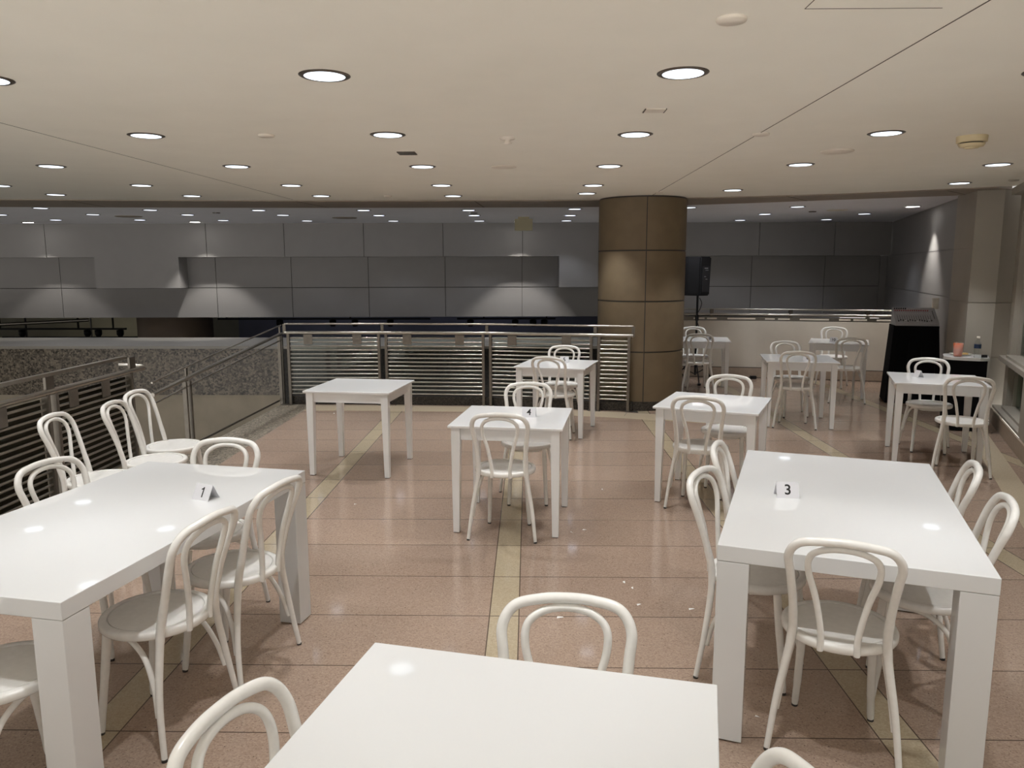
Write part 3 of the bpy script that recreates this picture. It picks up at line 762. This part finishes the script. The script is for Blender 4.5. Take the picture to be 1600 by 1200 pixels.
# ================================================================== number cards
def digits(txt, size, parent, name='number'):
    if txt == '1':
        k = size * .72; pts = [(.02, -.5), (.16, -.5), (.16, .5), (.05, .5), (-.03, .39), (-.17, .33), (-.17, .21), (-.06, .24), (.02, .28)]
        mb = MB().prism([(x * k, y * k) for x, y in pts], -.0002, .0002); return mb.build(name, 'ink', parent)
    cu = bpy.data.curves.new('txt', 'FONT'); cu.body = txt; cu.size = size; cu.align_x = 'CENTER'; cu.align_y = 'CENTER'
    cu.extrude = .0002; cu.offset = size * .014
    ob = bpy.data.objects.new('txt', cu); COL.objects.link(ob)
    dg = bpy.context.evaluated_depsgraph_get(); me = bpy.data.meshes.new_from_object(ob.evaluated_get(dg))
    bpy.data.objects.remove(ob); bpy.data.curves.remove(cu)
    me.materials.clear(); me.materials.append(M['ink'])
    o = bpy.data.objects.new(name, me); COL.objects.link(o); o.parent = parent
    return o
def card(x, y, z, rz, txt, label, W=.100, H=.068, D=.036):
    """tent card: x, y is the middle of its front lower edge, rz turns its front face"""
    t = thing('number_card', label, 'table number', (x, y, z), rz, 'folded table number cards')
    th = .0012; mb = MB()
    for s in (0, 1):
        y0, y1 = (0, D) if s == 0 else (2 * D, D)
        e = th if s == 0 else -th
        mb.add([(-W / 2, y0, 0), (W / 2, y0, 0), (W / 2, y1, H), (-W / 2, y1, H), (-W / 2, y0 + e, 0), (W / 2, y0 + e, 0), (W / 2, y1, H - 2 * th), (-W / 2, y1, H - 2 * th)],
               [(0, 1, 2, 3), (7, 6, 5, 4), (0, 4, 5, 1), (1, 5, 6, 2), (3, 7, 4, 0)])
    mb.build('card', 'card', t)
    if txt:
        sl = math.atan2(H, D)
        for k in (0, 1):
            d = digits(txt, .066 if len(txt) < 2 else .056, t)
            if k == 0:
                d.location = (0, D * .5 - .0006 * math.sin(sl), H * .5); d.rotation_euler = (sl, 0, 0)
            else:
                d.location = (0, 2 * D - D * .5 + .0006 * math.sin(sl), H * .5); d.rotation_euler = (sl, 0, PI)
    return t
card(-1.50, 3.358, .803, -.42, '1', 'folded white card printed 1 on the long left table')
card(1.187, 3.423, .803, -.12, '3', 'folded white card printed 3 on the long right table')
card(.001, 5.475, .775, -.10, '4', 'folded white card printed 4 on the centre square table')
card(.405, 8.70, .775, -.12, '5', 'folded white card printed 5 on the table near the railing')
card(1.342, 6.06, .775, -.36, '', 'low folded white card without visible number behind table 3', H=.024, D=.03, W=.085)
card(3.225, 8.90, .775, -.35, '6', 'folded white card printed 6 on the table right of the column')
card(3.79, 7.55, .775, -PI / 2 + .25, '', 'folded white card seen end-on as a triangle on the right square table', W=.075)
card(4.38, 11.118, .775, -.45, '10', 'folded white card printed 10 on the table by the parapet', W=.10)
card(2.655, 11.30, .775, -.35, '9', 'folded white card printed 9 on the table behind the column')

# ================================================================== speakers
def speaker(x, y, rz, lab1, lab2, zb=1.40):
    t = thing('speaker_stand', lab2, 'stand', (x, y, 0), 0, 'speaker stands')
    MB().tube([(0, 0, .12), (0, 0, zb)], .0175, 12).build('pole', 'black_plastic', t)
    MB().lathe([(.035, .36), (.035, .44)], 14).build('collar', 'black_plastic', t)
    MB().lathe([(.03, 1.0), (.03, 1.08)], 14).build('clamp', 'black_plastic', t)
    for k in range(3):
        a = k * 2 * PI / 3 + .5; dx, dy = math.cos(a), math.sin(a)
        l = MB().tube([(.03 * dx, .03 * dy, .40), (.36 * dx, .36 * dy, .03)], .011, 8).build('leg', 'black_plastic', t)
        MB().tube([(.02 * dx, .02 * dy, .14), (.2 * dx, .2 * dy, .21)], .008, 8).build('brace', 'black_plastic', t)
        MB().box(.36 * dx - .022, .36 * dy - .022, 0, .36 * dx + .022, .36 * dy + .022, .034).build('rubber_foot', 'black_plastic', l)
    MB().tube(crv([(.03, -.02, zb - .04), (.06, -.035, zb - .12), (.035, -.03, zb - .22), (-.02, -.03, zb - .33), (.03, -.03, zb - .5), (0.02, -.03, .9)], 6), .006, 8).build('cable', 'black_plastic', t)
    s = thing('loudspeaker', lab1, 'speaker', (x, y, zb), rz, 'black loudspeakers on stands')
    # plan: wide grille front (+y), narrowing towards the back
    pts = [(-.20, .16), (.20, .16), (.20, .04), (.11, -.17), (-.11, -.17), (-.20, .04)]
    bm = bmesh.new(); z0, z1 = .0, .61
    lo = [bm.verts.new((px * .92, py * .92, z0)) for px, py in pts]; hi = [bm.verts.new((px, py, z1)) for px, py in pts]
    bm.faces.new(lo[::-1]); bm.faces.new(hi)
    for i in range(6): bm.faces.new((lo[i], lo[(i + 1) % 6], hi[(i + 1) % 6], hi[i]))
    bmesh.ops.bevel(bm, geom=bm.edges[:], offset=.018, segments=2, affect='EDGES')
    me = bpy.data.meshes.new('cabinet'); bm.to_mesh(me); bm.free(); me.materials.append(M['black_plastic'])
    c = bpy.data.objects.new('cabinet', me); COL.objects.link(c); c.parent = s
    MB().box(-.18, .158, .03, .18, .166, .58).build('grille', 'dark_grille', s)
    MB().box(-.075, -.178, .06, .075, -.17, .46).build('rear_panel', 'dark_grille', s)
    for k, (px, pz, sx, sz_) in enumerate(((.0, .43, .035, .012), (.015, .40, .03, .006), (-.02, .30, .018, .006), (.01, .26, .018, .006))):
        MB().box(px - sx, -.181, pz - sz_ / 2, px + sx, -.178, pz + sz_ / 2).build('rear_marking', 'silver', s)
speaker(2.70, 12.42, .52, 'black loudspeaker on a pole, fully in view right of the column', 'black tripod stand carrying the loudspeaker beside the parapet')
speaker(2.285, 12.60, -.15, 'black loudspeaker mostly hidden behind the column', 'black tripod stand hidden behind the column')

# ================================================================== mixer stand and side table
t = thing('draped_stand', 'tall stand fully covered with black cloth, carrying the mixing console', 'stand', (5.26, 10.62, 0), -.30)
mb = MB(); mb.frustum([(-.33, -.25), (.35, -.25), (.33, .26), (-.33, .26)], [(-.275, -.215), (.275, -.215), (.275, .215), (-.275, .215)], .01, 1.02)
mb.frustum([(-.275, -.215), (.275, -.215), (.275, .215), (-.275, .215)], [(-.275, -.215), (.275, -.215), (.275, .215), (-.275, .215)], 1.02, 1.06)
mb.build('cloth', 'black_cloth', t)
mb = MB()
for x in (-.22, -.08, .07, .21):
    mb.tube([(x, -.216, 1.0), (x * 1.15, -.238, .5), (x * 1.2, -.262, .02)], [.004, .012, .02], 8)
mb.build('cloth_folds', 'black_cloth', t)
t = thing('mixing_console', 'grey audio mixing console with rows of knobs and faders on the black stand', 'mixer', (5.26, 10.62, 1.06), -.24)
tl = math.atan2(.19, .28)
body = MB().add([(-.265, -.20, .0), (.265, -.20, .0), (.265, .12, .0), (-.265, .12, 0), (-.265, -.20, .035), (.265, -.20, .035), (.265, .12, .225), (-.265, .12, .225)],
               [(3, 2, 1, 0), (4, 5, 6, 7), (0, 1, 5, 4), (1, 2, 6, 5), (2, 3, 7, 6), (3, 0, 4, 7)]).build('body', 'mixer', t)
face = bpy.data.objects.new('control_face', None)
tl = math.atan2(.19, .32); LF = math.hypot(.19, .32)
def onface(u, v, h=0.):   # u across, v up the slope 0..1
    return (u, -.20 + .32 * v - h * math.sin(tl), .035 + .19 * v + h * math.cos(tl))
def knobs(us, v, r, h, name, m):
    for u in us:
        a, b = Vector(onface(u, v, 0)), Vector(onface(u, v, h)); MB().tube([a, b], r, 8).build(name, m, t)
knobs([-.235 + .027 * i for i in range(16)], .80, .008, .012, 'dial', 'knob_red')
knobs([-.235 + .027 * i for i in range(6)], .92, .010, .016, 'dial', 'knob_dark')
knobs([-.225 + .029 * i for i in range(15)], .64, .005, .006, 'button', 'knob_white')
for i in range(15):
    u = -.225 + .029 * i
    a, b = Vector(onface(u, .12, .001)), Vector(onface(u, .5, .001)); MB().tube([a, b], .0025, 4).build('fader_slot', 'knob_dark', t)
    v = .12 + .1 * ((i * 7) % 4) / 4
    a, b = Vector(onface(u, v, .0)), Vector(onface(u, v, .012)); MB().tube([a, b], .008, 6).build('fader_cap', 'knob_white' if i % 5 == 3 else 'knob_dark', t)
a, b = Vector(onface(.225, .3, .002)), Vector(onface(.225, .8, .002)); MB().tube([a, b], .004, 6).build('fader_slot', 'knob_dark', t)
a, b = Vector(onface(-.02, .93, .002)), Vector(onface(.09, .93, .002)); MB().tube([a, b], .008, 6).build('name_plate', 'silver', t)

sa = -.464
t = thing('side_table', 'small table with white top and floor-length black cloth by the right wall', 'table', (4.985, 8.828, 0), sa)
MB().prism([(-.205, -.205), (.205, -.205), (.205, .205), (-.205, .205)], .01, .808).build('cloth_skirt', 'black_cloth', t)
top = [(.225 * max(-1, min(1, 1.18 * math.cos(a))), .225 * max(-1, min(1, 1.18 * math.sin(a)))) for a in [2 * PI * k / 48 for k in range(48)]]
MB().prism(top, .808, .84).build('tabletop', 'white_small', t)
ca, sa_ = math.cos(sa), math.sin(sa)
def on_side(u, v): return (4.985 + ca * u - sa_ * v, 8.828 + sa_ * u + ca * v, .84)
t = thing('paper_plate', 'round paper plate with golden food on the small draped table', 'plate', on_side(-.05, .07))
MB().lathe([(0, .002), (.075, .002), (.115, .016), (.117, .018), (.075, .006), (0, .006)][:4] + [(.075, .007), (0, .007)], 32).build('dish', 'plate', t)
mb = MB(); random.seed(3)
for k in range(7):
    a = random.random() * 6.28; r = random.random() * .045
    mb.lathe([(0, .007), (.028, .008), (.024, .022), (0, .028)], 10, (.025 + r * math.cos(a), r * math.sin(a), 0))
mb.build('food', 'food', t)
t = thing('drink_cup', 'clear plastic cup of orange drink on the small draped table', 'cup', on_side(-.085, -.115))
MB().lathe([(.043, .0), (.056, .17), (.059, .172), (.0545, .17), (.042, .004), (0, .004)], 28).build('cup_wall', 'clear', t)
MB().lathe([(0, .006), (.0415, .006), (.0515, .150), (0, .150)], 28).build('drink', 'orange', t)
t = thing('water_bottle', 'clear plastic water bottle with dark blue label on the small draped table', 'bottle', on_side(.10, -.15))
MB().lathe([(.0, .0), (.034, .0), (.035, .02), (.032, .05), (.035, .08), (.035, .15), (.026, .185), (.013, .205), (.013, .222)], 24).build('bottle_body', 'clear', t)
MB().lathe([(.0358, .105), (.0358, .150)], 24).build('label_band', 'label_blue', t)
MB().lathe([(.016, .218), (.016, .238), (0, .238)], 16).build('cap', 'offwhite', t)
t = tag(MB().box(-.028, -.014, 0, .028, .014, .03, bev=.004).build('battery_pack', 'black_plastic'), 'small black gadget beside the water bottle on the draped table', 'gadget')
t.location = on_side(.175, -.10); t.rotation_euler = (0, 0, -.2)
o = MB().box(-.05, -.035, -.075, .05, .035, .075, bev=.005).build('wall_box', 'offwhite')
o.location = (5.685, 10.92, 1.335); o.rotation_euler = (0, 0, math.atan2(5.53, 1.75)); tag(o, 'small white box mounted on the grey side wall above the mixing console', 'wall box')
o = MB().box(-.05, -.035, 0, .05, .035, .05, bev=.005).build('power_box', 'black_plastic'); o.location = (3.75, 12.80, 0)
tag(o, 'small black box on the floor at the foot of the parapet', 'box')

# ================================================================== paper scraps
random.seed(11)
SCR = [(.567, 4.349), (.605, 4.266), (.611, 4.043), (.951, 2.974), (.89, 3.991), (.169, 3.878), (.304, 5.214), (.398, 5.269), (-1.371, 5.845), (-2.501, 9.667), (.62, 6.28)]
for x, y in SCR:
    a = random.random() * 3; l, wd_ = random.uniform(.008, .02), random.uniform(.004, .008)
    mb = MB().add([(-l, -wd_, .0005), (l, -wd_ * .6, .003), (l * .8, wd_, .001), (-l * .7, wd_ * .8, .005), (-l, -wd_, 0), (l, -wd_ * .6, .0018), (l * .8, wd_, .0), (-l * .7, wd_ * .8, .0038)],
                  [(0, 1, 2, 3), (7, 6, 5, 4), (0, 4, 5, 1), (1, 5, 6, 2), (2, 6, 7, 3), (3, 7, 4, 0)])
    o = mb.build('paper_scrap', 'paper'); o.location = (x, y, .0005); o.rotation_euler = (0, 0, a)
    tag(o, 'tiny white paper scrap lying on the pink tiled floor', 'scrap', 'paper scraps on the floor')
